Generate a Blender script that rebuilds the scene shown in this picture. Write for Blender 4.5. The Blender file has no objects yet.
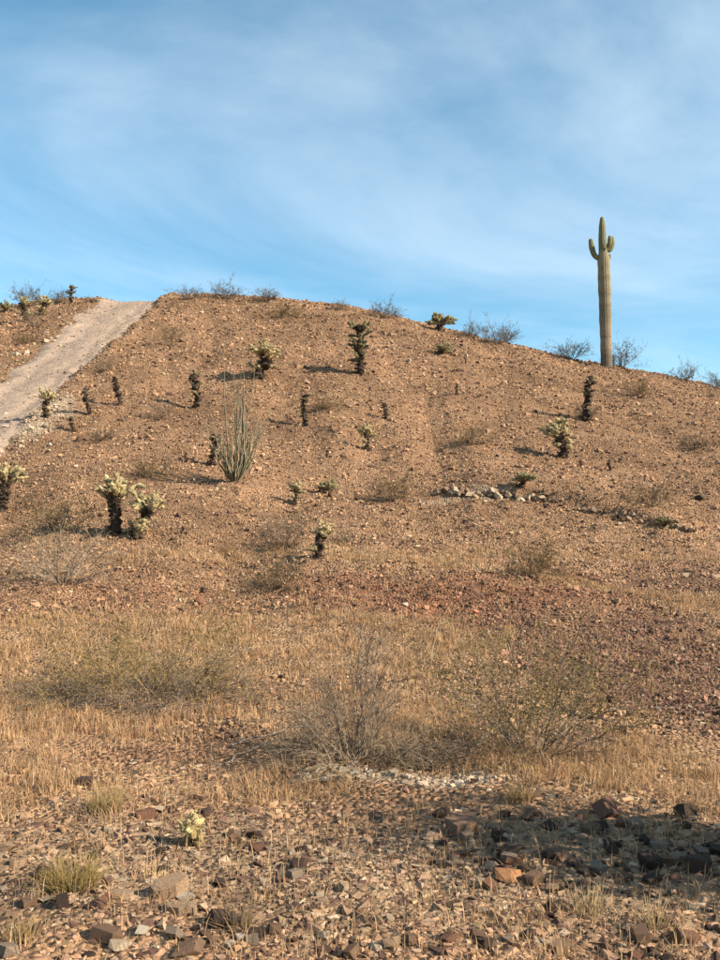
import bpy, bmesh, math, random
import numpy as np
from mathutils import Vector

# ------------------------------------------------------------------ camera, sky, sun, exposure
scene = bpy.context.scene
COL = scene.collection
FOC, CX, HOR, EYE = 920.0, 360.0, 530.0, 1.6      # focal length / centre column / horizon row in photo pixels, eye height
cam_d = bpy.data.cameras.new('camera')
cam = bpy.data.objects.new('camera', cam_d); COL.objects.link(cam)
cam.location = (0, 0, EYE); cam.rotation_euler = (math.radians(90), 0, 0)
cam_d.sensor_fit = 'VERTICAL'; cam_d.sensor_height = 24.0; cam_d.lens = 24.0 * FOC / 960.0
cam_d.shift_y = (HOR - 480.0) / 960.0
cam_d.clip_start = 0.05; cam_d.clip_end = 9000
scene.camera = cam

SUN_EL, SUN_AZ = math.radians(30), math.radians(111)   # azimuth clockwise from the view direction (+Y)
world = bpy.data.worlds.new('World'); scene.world = world; world.use_nodes = True
nt = world.node_tree; nt.nodes.clear()
def N(t, typ, **kw):
    n = t.nodes.new(typ)
    for k, v in kw.items(): setattr(n, k, v)
    return n
sky = N(nt, 'ShaderNodeTexSky', sky_type='NISHITA', sun_disc=False, sun_elevation=SUN_EL, sun_rotation=SUN_AZ,
        altitude=600, air_density=0.9, dust_density=0.0, ozone_density=0.5)
bg = N(nt, 'ShaderNodeBackground'); out = N(nt, 'ShaderNodeOutputWorld')
bg.inputs['Strength'].default_value = 0.084
CLX, CLY = 0.66, 8.68
# thin cirrus: noise on a high flat layer seen along the view direction
tc = N(nt, 'ShaderNodeTexCoord'); sep = N(nt, 'ShaderNodeSeparateXYZ'); nt.links.new(tc.outputs['Generated'], sep.inputs[0])
zc = N(nt, 'ShaderNodeMath', operation='MAXIMUM'); zc.inputs[1].default_value = 0.03; nt.links.new(sep.outputs['Z'], zc.inputs[0])
za = N(nt, 'ShaderNodeMath', operation='ADD'); za.inputs[1].default_value = 0.25; nt.links.new(zc.outputs[0], za.inputs[0])
dx = N(nt, 'ShaderNodeMath', operation='DIVIDE'); nt.links.new(sep.outputs['X'], dx.inputs[0]); nt.links.new(za.outputs[0], dx.inputs[1])
dy = N(nt, 'ShaderNodeMath', operation='DIVIDE'); nt.links.new(sep.outputs['Y'], dy.inputs[0]); nt.links.new(za.outputs[0], dy.inputs[1])
cmb = N(nt, 'ShaderNodeCombineXYZ'); nt.links.new(dx.outputs[0], cmb.inputs[0]); nt.links.new(dy.outputs[0], cmb.inputs[1])
mp = N(nt, 'ShaderNodeMapping'); mp.inputs['Rotation'].default_value = (0, 0, math.radians(-28)); mp.inputs['Scale'].default_value = (0.75, 1.15, 1)
mp.inputs['Location'].default_value = (CLX, CLY, 0)
nt.links.new(cmb.outputs[0], mp.inputs['Vector'])
n1 = N(nt, 'ShaderNodeTexNoise'); n1.inputs['Scale'].default_value = 0.9; n1.inputs['Detail'].default_value = 10; n1.inputs['Roughness'].default_value = 0.57
n1.inputs['Distortion'].default_value = 0.5
nt.links.new(mp.outputs[0], n1.inputs['Vector'])
rmp = N(nt, 'ShaderNodeMapRange', interpolation_type='SMOOTHSTEP'); rmp.inputs['From Min'].default_value = 0.36; rmp.inputs['From Max'].default_value = 0.72
rmp.inputs['To Max'].default_value = 0.46
nt.links.new(n1.outputs['Fac'], rmp.inputs['Value'])
mx = N(nt, 'ShaderNodeMix', data_type='RGBA'); mx.inputs['B'].default_value = (6.0, 6.7, 7.2, 1)
hs = N(nt, 'ShaderNodeHueSaturation'); hs.inputs['Hue'].default_value = 0.48; hs.inputs['Saturation'].default_value = 1.28; nt.links.new(sky.outputs[0], hs.inputs['Color'])
nt.links.new(rmp.outputs['Result'], mx.inputs['Factor']); nt.links.new(hs.outputs[0], mx.inputs['A'])
nt.links.new(mx.outputs['Result'], bg.inputs['Color']); nt.links.new(bg.outputs[0], out.inputs['Surface'])

sun_d = bpy.data.lights.new('sun', 'SUN'); sun_d.energy = 5.0; sun_d.angle = math.radians(0.53); sun_d.color = (1.0, 0.86, 0.68)
sun = bpy.data.objects.new('sun', sun_d); COL.objects.link(sun)
SDIR = Vector((math.cos(SUN_EL) * math.sin(SUN_AZ), math.cos(SUN_EL) * math.cos(SUN_AZ), math.sin(SUN_EL)))
sun.rotation_euler = SDIR.to_track_quat('Z', 'Y').to_euler(); sun.location = (30, -15, 40)
vs = scene.view_settings
vs.view_transform = 'Standard'; vs.look = 'None'; vs.exposure = 1.25; vs.gamma = 1; vs.use_curve_mapping = False

rng = np.random.default_rng(11); random.seed(11)

# ------------------------------------------------------------------ small maths: noise, terrain, pixel <-> ground
def vnoise(x, y, seed=0):
    xi = np.floor(x).astype(np.int64); yi = np.floor(y).astype(np.int64); fx = x - xi; fy = y - yi
    fx = fx * fx * (3 - 2 * fx); fy = fy * fy * (3 - 2 * fy)
    def h(a, b):
        n = (a * 374761393 + b * 668265263 + seed * 974634777) & 0xffffffff
        n = ((n ^ (n >> 13)) * 1274126177) & 0xffffffff
        return ((n ^ (n >> 16)) & 0xffff) / 65535.0
    return (h(xi, yi) * (1 - fx) + h(xi + 1, yi) * fx) * (1 - fy) + (h(xi, yi + 1) * (1 - fx) + h(xi + 1, yi + 1) * fx) * fy
def fbm(x, y, f, octv=3, seed=0):
    s = 0; a = 1; t = 0
    for i in range(octv):
        s = s + a * (vnoise(x * f + 17.3 * i, y * f - 9.1 * i, seed + i) - 0.5); t += a; a *= 0.5; f *= 2.1
    return s / t
def sstep(a, b, x):
    t = np.clip((x - a) / (b - a), 0, 1); return t * t * (3 - 2 * t)

PY = np.array([-400, -40, 0, 5, 8, 11, 14, 17, 20, 25, 30, 35, 40, 45, 50, 54, 58, 64, 75, 95, 130, 180, 260])
PZ = np.array([0, 0, 0, 0, .02, .15, .5, 1.0, 1.8, 3.5, 5.4, 7.4, 9.5, 11.6, 13.5, 14.7, 15.3, 15.3, 14, 9, 3, 0, 0])
_yy = np.arange(-60, 300, .1); _zz = np.interp(_yy, PY, PZ)
_k = np.exp(-0.5 * (np.arange(-40, 41) / 13.0) ** 2); _k /= _k.sum()
_zz = np.convolve(np.pad(_zz, 40, mode='edge'), _k, mode='valid')
def prof(y): return np.interp(y, _yy, _zz, left=0, right=0)
SKPX = np.array([-60, 0, 30, 70, 100, 160, 200, 250, 300, 350, 400, 440, 480, 520, 560, 600, 640, 680, 720, 780])
SKPY = np.array([312, 309, 305, 302, 301.5, 300, 297, 299, 302, 310, 320, 330, 340, 348, 355, 363, 371, 380, 389.5, 404])
LX = np.linspace(-24, 24, 49); LV = np.ones(49)
def lat(x):
    v = np.interp(x, LX, LV)
    v = np.where(x < -24, LV[0] * (1 - sstep(-24, -150, x)), v)
    return np.where(x > 24, LV[-1] * (1 - sstep(18, 95, x)) / (1 - sstep(18, 95, 24.0)), v)
def base_h(x, y):
    return prof(y) * lat(x)
def micro(x, y):
    far = sstep(9, 16, y)
    terr = fbm(x * .35, y * 2.4 + .5 * np.sin(x * .21), .55, 3, 31) * .30 * far
    rill = -np.maximum(0, .16 - np.abs(fbm(x, y * .28, .22, 3, 35))) * 1.6 * far * sstep(56, 44, y)
    return (terr + rill + fbm(x, y, .17, 2, 5) * .5 * far + fbm(x, y, .8, 3, 9) * .16 + fbm(x, y, 3.5, 2, 21) * (.05 + .05 * far))
ys_ = np.arange(30, 66, .25)
for it in range(8):                                    # make the crest follow the photographed skyline
    tx = []; tv = []
    for px, py in zip(SKPX, SKPY):
        x = (px - CX) / FOC * ys_; z = base_h(x, ys_); e = (z - EYE) / ys_; i = int(np.argmax(e))
        want = EYE + ys_[i] * (HOR - py) / FOC
        tx.append(x[i]); tv.append(want / z[i])
    o = np.argsort(tx); r = np.interp(LX, np.array(tx)[o], np.array(tv)[o]); LV = LV * r
# the dirt road: left / right edge as functions of depth
RD = [(302, 106, 157), (330, 66, 123), (360, 28, 88), (390, -15, 54), (420, -60, 26), (450, -112, -2), (480, -170, -30)]
def hit0(px, py, h=base_h):
    y = np.arange(3.0, 75, .02); x = (px - CX) / FOC * y; z = h(x, y); e = HOR - FOC * (z - EYE) / y
    ok = np.nonzero(e <= py)[0]
    i = ok[0] if len(ok) else int(np.argmin(e))
    return x[i], y[i]
rl = sorted([(hit0(a, r)[1], hit0(a, r)[0]) for r, a, b in RD]); rr = sorted([(hit0(b, r)[1], hit0(b, r)[0]) for r, a, b in RD])
def ext(l):
    (y0, x0), (y1, x1) = l[-2], l[-1]; s = (x1 - x0) / max(y1 - y0, 1.); s = min(s, .9)
    (a0, b0), (a1, b1) = l[0], l[1]; t = (b1 - b0) / (a1 - a0)
    l = [(a0 - 6, b0 - 6 * t)] + l + [(y1 + 4, x1 + 4 * s), (y1 + 14, x1 + 14 * s)]
    return np.array([p[0] for p in l]), np.array([p[1] for p in l])
rl = ext(rl); rr = ext(rr)
def redge(y):
    w = fbm(y * 0, y, .7, 4, 77) * .9 - .25
    return np.interp(y, *rl) + w, np.interp(y, *rr) + fbm(y * 0 + 5, y, .8, 4, 78) * .8 + .15
RY0, RY1 = rl[0][0] + .2, rl[0][-1] - .5
def roadmask(x, y, soft=.35):
    a, b = redge(y)
    m = sstep(0, soft * 2, x - a) * sstep(0, soft, b - x)
    return m * ((y > RY0) & (y < RY1))
LG = sorted([hit0(a, b)[::-1] for a, b in ((420, 491), (470, 494), (520, 499), (600, 513), (705, 533), (760, 545))], key=lambda q: q[1]); LGX = np.array([q[1] for q in LG]); LGY = np.array([q[0] for q in LG])
def scarp(x, y):
    d = y - np.interp(x, LGX, LGY) - fbm(x, y * 0, .9, 3, 51) * .5
    return (.30 - .12 * sstep(5, 9, x)) * sstep(-.12, .10, d) * np.exp(-np.maximum(d, 0) / 1.6) * sstep(LGX[0], LGX[0] + .8, x) * sstep(LGX[-1], LGX[-1] - 1.5, x)
def H(x, y):
    x = np.asarray(x, float); y = np.asarray(y, float)
    m = roadmask(x, y); a, b = redge(y)
    berm = np.exp(-((x - b - .25) / .28) ** 2) * (.05 + .16 * sstep(30, 42, y)) * ((y > RY0) & (y < RY1))
    return base_h(x, y) + scarp(x, y) + micro(x, y) * (1 - .75 * m) - .12 * m + berm
def h1(x, y): return float(H(np.array([x]), np.array([y]))[0])
def gp(px, py):
    x, y = hit0(px, py, H); return np.array([x, y, h1(x, y)])
def pxm(y): return y / FOC                              # metres per photo pixel at depth y

# ------------------------------------------------------------------ soil and grass zones (world-space patches)
class Zone:
    def __init__(s, px, py, rx, ry, w=1.0):
        c = gp(px, py); t = gp(px, py - ry); b = gp(px, py + ry)
        s.c = c; s.rx = rx * pxm(c[1]); s.ry = max((t[1] - b[1]) / 2, .15); s.cy = (t[1] + b[1]) / 2; s.w = w
    def __call__(s, x, y):
        n = fbm(x, y, 1.1, 3, 41) * .9
        d = np.sqrt(((x - s.c[0]) / s.rx) ** 2 + ((y - s.cy) / s.ry) ** 2) + n
        return s.w * (1 - sstep(.55, 1.25, d))
def band(pts, half):
    P = [gp(*p) for p in pts]; X = np.array([p[0] for p in P]); Y = np.array([p[1] for p in P])
    def f(x, y):
        d = np.abs(y - np.interp(x, X, Y) + fbm(x, y, .9, 3, 43) * half) / half
        return (1 - sstep(.4, 1.2, d)) * sstep(X[0] - 1.2, X[0] + .6, x)
    return f
z_red = [Zone(430, 603, 190, 30, .8), Zone(150, 600, 190, 26, .35), Zone(560, 590, 120, 22, .5), Zone(130, 750, 130, 22, .35)]
z_dark = [Zone(650, 665, 150, 55, .95), Zone(560, 630, 110, 30, .5), Zone(690, 575, 90, 18, .5)]
z_straw = [Zone(190, 650, 260, 42, .9), Zone(370, 650, 110, 34, .95), Zone(60, 720, 150, 50, .8), Zone(400, 715, 130, 32, .75), Zone(640, 775, 130, 38, 1.), Zone(520, 765, 90, 24, .8), Zone(100, 790, 130, 30, .8), Zone(280, 790, 80, 20, .7)]
b_straw = band([(330, 556), (430, 562), (560, 578), (650, 596), (720, 604)], .55)
b_straw2 = band([(120, 560), (240, 552), (330, 548), (420, 556)], .4)
z_grey = [Zone(330, 880, 420, 70, .9)]
z_pale = [Zone(450, 783, 70, 9, 1.), Zone(350, 775, 80, 9, .9), Zone(20, 428, 45, 26, .9), Zone(470, 494, 50, 6, .45)]
def comb(zs, x, y):
    v = np.zeros_like(x)
    for z in zs: v = np.maximum(v, z(x, y))
    return v
def soil(x, y):
    n = fbm(x, y, .35, 4, 61)[:, None]; n2 = fbm(x, y, 2.2, 3, 63)[:, None]
    c = np.array([.265, .160, .094]) * (1 + .7 * n + .5 * n2)
    def mixin(w, col): return c * (1 - w[:, None]) + np.array(col) * (1 + .5 * n2) * w[:, None]
    c = mixin(comb(z_red, x, y), (.215, .10, .058)); c = mixin(comb(z_dark, x, y), (.165, .092, .062))
    sw = np.maximum(comb(z_straw, x, y), np.maximum(b_straw(x, y), .8 * b_straw2(x, y)))
    c = mixin(.75 * sw, (.335, .215, .122)); c = mixin(comb(z_grey, x, y), (.235, .16, .102)); c = mixin(comb(z_pale, x, y), (.40, .31, .22))
    return np.clip(c, .02, .8)
def grass_w(x, y):
    sw = np.maximum(comb(z_straw, x, y), np.maximum(b_straw(x, y), .7 * b_straw2(x, y)))
    return sw * (1 - comb(z_pale, x, y))

# ------------------------------------------------------------------ materials
def newmat(name):
    m = bpy.data.materials.new(name); m.use_nodes = True; t = m.node_tree; t.nodes.clear()
    o = N(t, 'ShaderNodeOutputMaterial'); b = N(t, 'ShaderNodeBsdfPrincipled'); t.links.new(b.outputs[0], o.inputs['Surface'])
    b.inputs['Roughness'].default_value = .9; b.inputs['Specular IOR Level'].default_value = .15
    return m, t, b, o
def vmat(name, grain=0, gscale=30, bump=0, bdist=.01, trans=0, rough=.9, spec=.15, objcol=False):
    """material whose colour is the piece's own colour (attribute or object colour) broken up by grain"""
    m, t, b, o = newmat(name)
    b.inputs['Roughness'].default_value = rough; b.inputs['Specular IOR Level'].default_value = spec
    if objcol: src = N(t, 'ShaderNodeObjectInfo').outputs['Color']
    else: src = N(t, 'ShaderNodeVertexColor', layer_name='Col').outputs['Color']
    if grain or bump:
        tcn = N(t, 'ShaderNodeTexCoord'); ns = N(t, 'ShaderNodeTexNoise'); ns.inputs['Scale'].default_value = gscale; ns.inputs['Detail'].default_value = 6
        ns.inputs['Roughness'].default_value = .65
        t.links.new(tcn.outputs['Object'], ns.inputs['Vector'])
    if grain:
        mr = N(t, 'ShaderNodeMapRange'); mr.inputs['From Min'].default_value = .3; mr.inputs['From Max'].default_value = .7
        mr.inputs['To Min'].default_value = 1 - grain; mr.inputs['To Max'].default_value = 1 + grain
        t.links.new(ns.outputs['Fac'], mr.inputs['Value'])
        mm = N(t, 'ShaderNodeVectorMath', operation='SCALE'); t.links.new(src, mm.inputs[0]); t.links.new(mr.outputs['Result'], mm.inputs['Scale']); src = mm.outputs[0]
    t.links.new(src, b.inputs['Base Color'])
    if bump:
        bp = N(t, 'ShaderNodeBump'); bp.inputs['Strength'].default_value = bump; bp.inputs['Distance'].default_value = bdist
        t.links.new(ns.outputs['Fac'], bp.inputs['Height']); t.links.new(bp.outputs[0], b.inputs['Normal'])
    if trans:
        tr = N(t, 'ShaderNodeBsdfTranslucent'); t.links.new(src, tr.inputs['Color']); ms = N(t, 'ShaderNodeMixShader'); ms.inputs[0].default_value = trans
        t.links.new(b.outputs[0], ms.inputs[1]); t.links.new(tr.outputs[0], ms.inputs[2]); t.links.new(ms.outputs[0], o.inputs['Surface'])
    return m
def ground_mat(name, gain=1.0, fine=26.0):
    m, t, b, o = newmat(name)
    vc = N(t, 'ShaderNodeVertexColor', layer_name='Col'); tcn = N(t, 'ShaderNodeTexCoord')
    v1 = N(t, 'ShaderNodeTexVoronoi'); v1.inputs['Scale'].default_value = fine; t.links.new(tcn.outputs['Object'], v1.inputs['Vector'])
    v2 = N(t, 'ShaderNodeTexVoronoi'); v2.inputs['Scale'].default_value = fine * .38; t.links.new(tcn.outputs['Object'], v2.inputs['Vector'])
    ns = N(t, 'ShaderNodeTexNoise'); ns.inputs['Scale'].default_value = 9; ns.inputs['Detail'].default_value = 9; ns.inputs['Roughness'].default_value = .7
    t.links.new(tcn.outputs['Object'], ns.inputs['Vector'])
    h1_ = N(t, 'ShaderNodeSeparateColor'); t.links.new(v1.outputs['Color'], h1_.inputs[0])
    h2_ = N(t, 'ShaderNodeSeparateColor'); t.links.new(v2.outputs['Color'], h2_.inputs[0])
    a1 = N(t, 'ShaderNodeMath', operation='MULTIPLY_ADD'); a1.inputs[1].default_value = .75; a1.inputs[2].default_value = .32; t.links.new(h1_.outputs[0], a1.inputs[0])  # darker cells in the colour stand in for shaded crevices between stones
    a2 = N(t, 'ShaderNodeMath', operation='MULTIPLY_ADD'); a2.inputs[1].default_value = .3; t.links.new(h2_.outputs[0], a2.inputs[0]); t.links.new(a1.outputs[0], a2.inputs[2])
    a3 = N(t, 'ShaderNodeMath', operation='MULTIPLY_ADD'); a3.inputs[1].default_value = .35; t.links.new(ns.outputs['Fac'], a3.inputs[0]); t.links.new(a2.outputs[0], a3.inputs[2])
    sc = N(t, 'ShaderNodeVectorMath', operation='SCALE'); t.links.new(vc.outputs['Color'], sc.inputs[0]); t.links.new(a3.outputs[0], sc.inputs['Scale'])
    t.links.new(sc.outputs[0], b.inputs['Base Color'])
    s1 = N(t, 'ShaderNodeMath', operation='MULTIPLY'); s1.inputs[1].default_value = -1.; t.links.new(v1.outputs['Distance'], s1.inputs[0])
    s2 = N(t, 'ShaderNodeMath', operation='MULTIPLY_ADD'); s2.inputs[1].default_value = .6; t.links.new(ns.outputs['Fac'], s2.inputs[0]); t.links.new(s1.outputs[0], s2.inputs[2])
    bp = N(t, 'ShaderNodeBump'); bp.inputs['Strength'].default_value = .9; bp.inputs['Distance'].default_value = .06 * gain
    t.links.new(s2.outputs[0], bp.inputs['Height']); t.links.new(bp.outputs[0], b.inputs['Normal'])
    b.inputs['Specular IOR Level'].default_value = .05
    return m
M_GROUND = ground_mat('desert_soil'); M_ROAD = ground_mat('packed_gravel', .35, 40)
M_STONE = vmat('scattered_stone', .25, 40, .5, .01); M_ROCK = vmat('rock_surface', .38, 26, .9, .012, objcol=True)
M_WOOD = vmat('dry_wood', .25, 60); M_LEAF = vmat('small_leaves', 0, trans=.3); M_GRASS = vmat('straw', 0, trans=.35, rough=.7)
M_SPINE = vmat('cholla_spines', 0, trans=.25, rough=.6); M_SAG = vmat('saguaro_skin', .22, 9, .5, .03)

ALB = .85      # overall reflectance of the dusty ground and plants
# ------------------------------------------------------------------ mesh helpers
class Geo:
    def __init__(s): s.V = []; s.F = []; s.C = []; s.n = 0
    def add(s, v, f, c):
        v = np.asarray(v, float); c = np.asarray(c, float)
        if c.ndim == 1: c = np.tile(c, (len(v), 1))
        s.V.append(v); s.F.append(np.asarray(f, np.int64) + s.n); s.C.append(c); s.n += len(v)
    def tube(s, P, R, c, k=3, cap=True):
        P = np.asarray(P, float); R = np.asarray(R, float); n = len(P)
        T = np.gradient(P, axis=0); T /= np.linalg.norm(T, axis=1)[:, None] + 1e-9
        ref = np.array([.31, .17, .93]) if abs(T[0][2]) < .9 else np.array([.95, .2, .1])
        U = np.cross(T, ref); U /= np.linalg.norm(U, axis=1)[:, None] + 1e-9; W = np.cross(T, U)
        a = np.arange(k) * 2 * math.pi / k
        v = (P[:, None] + R[:, None, None] * (np.cos(a)[None, :, None] * U[:, None] + np.sin(a)[None, :, None] * W[:, None])).reshape(-1, 3)
        i = np.arange(n - 1)[:, None] * k; j = np.arange(k)[None]; j2 = (j + 1) % k
        f = np.concatenate([np.stack([i + j, i + j2, i + k + j], -1).reshape(-1, 3), np.stack([i + j2, i + k + j2, i + k + j], -1).reshape(-1, 3)])
        if cap: f = np.concatenate([f, [[(n - 1) * k, (n - 1) * k + q, (n - 1) * k + q + 1] for q in range(1, k - 1)]]) if k > 2 else f
        c = np.asarray(c, float)
        if c.ndim == 2: c = np.repeat(c, k, axis=0)
        s.add(v, f, c)
    def mesh(s, name, mat, smooth=False):
        return mesh(name, np.concatenate(s.V), np.concatenate(s.F), np.concatenate(s.C), mat, smooth)
def mesh(name, V, F, C, mat, smooth=False):
    me = bpy.data.meshes.new(name); me.vertices.add(len(V)); me.vertices.foreach_set('co', np.asarray(V, np.float32).ravel())
    me.loops.add(3 * len(F)); me.loops.foreach_set('vertex_index', np.asarray(F, np.int32).ravel())
    me.polygons.add(len(F)); me.polygons.foreach_set('loop_start', np.arange(0, 3 * len(F), 3, dtype=np.int32))
    me.polygons.foreach_set('use_smooth', np.full(len(F), bool(smooth)))
    me.update(calc_edges=True)
    if C is not None:
        C = np.asarray(C) * ALB
        at = me.color_attributes.new('Col', 'FLOAT_COLOR', 'POINT'); at.data.foreach_set('color', np.c_[C, np.ones(len(C))].astype(np.float32).ravel())
    me.materials.append(mat); return me
def obj(name, me, parent=None, loc=(0, 0, 0)):
    o = bpy.data.objects.new(name, me); COL.objects.link(o); o.location = loc
    if parent: o.parent = parent
    return o
def tag(o, label, cat, group=None):
    o['label'] = label; o['category'] = cat
    if group: o['group'] = group
    return o
def thing(name, label, cat, loc, rz=0, sc=1, group=None, tilt=(0, 0)):
    o = bpy.data.objects.new(name, None); COL.objects.link(o); o.empty_display_size = .2
    o.location = loc; o.rotation_euler = (tilt[0], tilt[1], rz); o.scale = (sc, sc, sc) if np.isscalar(sc) else sc
    return tag(o, label, cat, group)

# ------------------------------------------------------------------ hillside: one sheet out to the horizon
def axis(lo, hi, steps):
    """steps: list of (position, spacing)"""
    p = [s[0] for s in steps]; d = [s[1] for s in steps]; a = [lo]
    while a[-1] < hi: a.append(a[-1] + float(np.interp(a[-1], p, d)))
    return np.array(a)
gx = axis(-2500, 2500, [(-2500, 300), (-200, 25), (-60, 3), (-24, .22), (-6, .12), (-3, .07), (3, .07), (6, .12), (24, .22), (60, 3), (200, 25), (2500, 300)])
gy = axis(-2500, 4000, [(-2500, 300), (-200, 30), (-10, 1.0), (2, .09), (6, .07), (14, .1), (25, .13), (60, .22), (75, 1.0), (200, 20), (4000, 300)])
GX, GY = np.meshgrid(gx, gy); fx_, fy_ = GX.ravel(), GY.ravel()
V = np.stack([fx_, fy_, H(fx_, fy_)], -1); nx, ny = len(gx), len(gy)
i = (np.arange(ny - 1)[:, None] * nx + np.arange(nx - 1)[None]).ravel()
F = np.concatenate([np.stack([i, i + 1, i + nx + 1], -1), np.stack([i, i + nx + 1, i + nx], -1)])
g = obj('hillside', mesh('hillside', V, F, soil(fx_, fy_), M_GROUND, True)); g['kind'] = 'structure'

# road sheet
yy = np.arange(RY0, RY1, .14); tt = np.linspace(0, 1, 44)
a_, b_ = redge(yy); X = a_[:, None] + (b_ - a_)[:, None] * tt[None]; Y = np.repeat(yy[:, None], len(tt), 1)
w = np.clip(np.minimum(tt / .14, (1 - tt) / .14), 0, 1)[None]
track = -.05 * (np.exp(-((tt - .33) / .09) ** 2) + np.exp(-((tt - .74) / .09) ** 2))[None]
Z = H(X.ravel(), Y.ravel()).reshape(X.shape) + .07 * w - .03 * (1 - w) + track + fbm(X.ravel(), Y.ravel(), 4, 2, 88).reshape(X.shape) * .04
n2 = fbm(X.ravel(), Y.ravel(), .8, 3, 89)[:, None]; n3 = fbm(X.ravel(), Y.ravel(), 6, 2, 90)[:, None]
rc = np.array([.36, .27, .205]) * (1 + .3 * n2 + .25 * n3) * (1 - .12 * (np.exp(-((tt - .55) / .1) ** 2))[None].repeat(len(yy), 0).ravel()[:, None])
ny, nx = X.shape; i = (np.arange(ny - 1)[:, None] * nx + np.arange(nx - 1)[None]).ravel()
F = np.concatenate([np.stack([i, i + 1, i + nx + 1], -1), np.stack([i, i + nx + 1, i + nx], -1)])
r_ = obj('dirt_road', mesh('dirt_road', np.stack([X.ravel(), Y.ravel(), Z.ravel()], -1), F, rc, M_ROAD, True)); r_['kind'] = 'structure'

# ------------------------------------------------------------------ stone shapes
def hull(npts, sq, seed, jag=.25):
    r = np.random.default_rng(seed); bm = bmesh.new()
    p = r.normal(size=(npts, 3)); p /= np.linalg.norm(p, axis=1)[:, None]; p *= (1 - jag * r.random((npts, 1))); p *= np.array(sq)
    for q in p: bm.verts.new(q)
    res = bmesh.ops.convex_hull(bm, input=bm.verts)
    bmesh.ops.delete(bm, geom=[v for v in bm.verts if not v.link_faces], context='VERTS'); bmesh.ops.triangulate(bm, faces=bm.faces)
    bm.verts.index_update(); v = np.array([x.co[:] for x in bm.verts]); f = np.array([[x.index for x in q.verts] for q in bm.faces]); bm.free()
    return v, f
def blocky(seed, sq, extra, jit=.42):
    r = np.random.default_rng(seed); bm = bmesh.new(); c = np.array([[a, b, d] for a in (-1, 1) for b in (-1, 1) for d in (-1, 1)], float)
    c = c[r.permutation(8)[:8 if extra else 7]] * (1 - jit * r.random((8 if extra else 7, 3)))
    if extra: c = np.concatenate([c, r.uniform(-1, 1, (extra, 3)) * 1.05])
    R0 = np.linalg.qr(r.normal(size=(3, 3)))[0]; c = (c * np.array([1, .85, .8])) @ R0 if r.random() < .5 else c
    for q in c * np.array(sq) * .82: bm.verts.new(q)
    bmesh.ops.convex_hull(bm, input=bm.verts)
    bmesh.ops.delete(bm, geom=[v for v in bm.verts if not v.link_faces], context='VERTS'); bmesh.ops.triangulate(bm, faces=bm.faces)
    bm.verts.index_update(); v = np.array([x.co[:] for x in bm.verts]); f = np.array([[x.index for x in q.verts] for q in bm.faces]); bm.free()
    return v, f
SMALL = [blocky(100 + k, (.52, .36, .2), 0, .6) for k in range(18)]
def scatter(shapes, x, y, z, size, col, flat=1.0, sink=.12):
    n = len(x); G = Geo(); which = rng.integers(0, len(shapes), n)
    for k, (v, f) in enumerate(shapes):
        ids = np.nonzero(which == k)[0]; m = len(ids)
        if not m: continue
        a = rng.random(m) * 6.283; tl = rng.normal(0, .5, (m, 2)); s = size[ids]
        st = np.stack([s * rng.uniform(.8, 1.25, m), s * rng.uniform(.8, 1.25, m), s * flat * rng.uniform(.7, 1.3, m)], -1)
        q = v[None] * st[:, None]
        cx, sx = np.cos(tl[:, 0])[:, None], np.sin(tl[:, 0])[:, None]
        q = np.stack([q[..., 0], q[..., 1] * cx - q[..., 2] * sx, q[..., 1] * sx + q[..., 2] * cx], -1)
        cx, sx = np.cos(a)[:, None], np.sin(a)[:, None]
        q = np.stack([q[..., 0] * cx - q[..., 1] * sx, q[..., 0] * sx + q[..., 1] * cx, q[..., 2]], -1)
        q = q + np.stack([x[ids], y[ids], z[ids] + s * sink], -1)[:, None]
        ff = (f[None] + (np.arange(m) * len(v))[:, None, None]).reshape(-1, 3)
        G.add(q.reshape(-1, 3), ff, np.repeat(col[ids], len(v), axis=0))
    return G
def stonecol(n, base, dark=.25, pale=.12):
    t = rng.random(n); c = base * rng.uniform(.7, 1.25, (n, 1)) * (1 + rng.normal(0, .025, (n, 3)))
    k = t < dark; c[k] = np.array([.10, .058, .042]) * rng.uniform(.5, 1.6, (k.sum(), 1))
    k = t > 1 - pale; c[k] = np.array([.40, .30, .205]) * rng.uniform(.75, 1.2, (k.sum(), 1))
    return np.clip(c, .01, .75)
def sample_view(n, y0, y1, power, margin=1.15):
    """points on the ground in a widening wedge; areal density falls as depth**-power"""
    u = rng.random(n); e = 2 - power
    y = (y0 ** e + u * (y1 ** e - y0 ** e)) ** (1 / e) if abs(e) > 1e-3 else y0 * (y1 / y0) ** u
    x = (rng.random(n) * 2 - 1) * (CX / FOC) * y * margin + (rng.random(n) - .5) * 1.0
    return x, y
def stuff(name, G, mat, label, cat):
    o = obj(name, G.mesh(name, mat)); o['kind'] = 'stuff'; return tag(o, label, cat)

# hill stones
x, y = sample_view(175000, 7.0, 60, 1.35)
keep = (roadmask(x, y, .1) < .3) & (rng.random(len(x)) < 1.05 - .85 * grass_w(x, y)) & (rng.random(len(x)) < .45 + 1.2 * (vnoise(x * .8, y * .8, 301)))
x, y = x[keep], y[keep]
size = np.clip(rng.lognormal(math.log(.043), .5, len(x)), .02, .24) * np.interp(y, [7, 14, 30, 55], [.6, .8, 1.25, 1.9]) * np.where(grass_w(x, y) > .5, .7, 1)
G = scatter(SMALL, x, y, H(x, y), size, stonecol(len(x), soil(x, y) * 1.32, .28, .06), flat=1.7)  # stones coloured lighter than soil, some dark, to paint shadowed gaps between them
stuff('hillside_stones', G, M_STONE, 'loose brown stones covering the whole hillside', 'stones')
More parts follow.
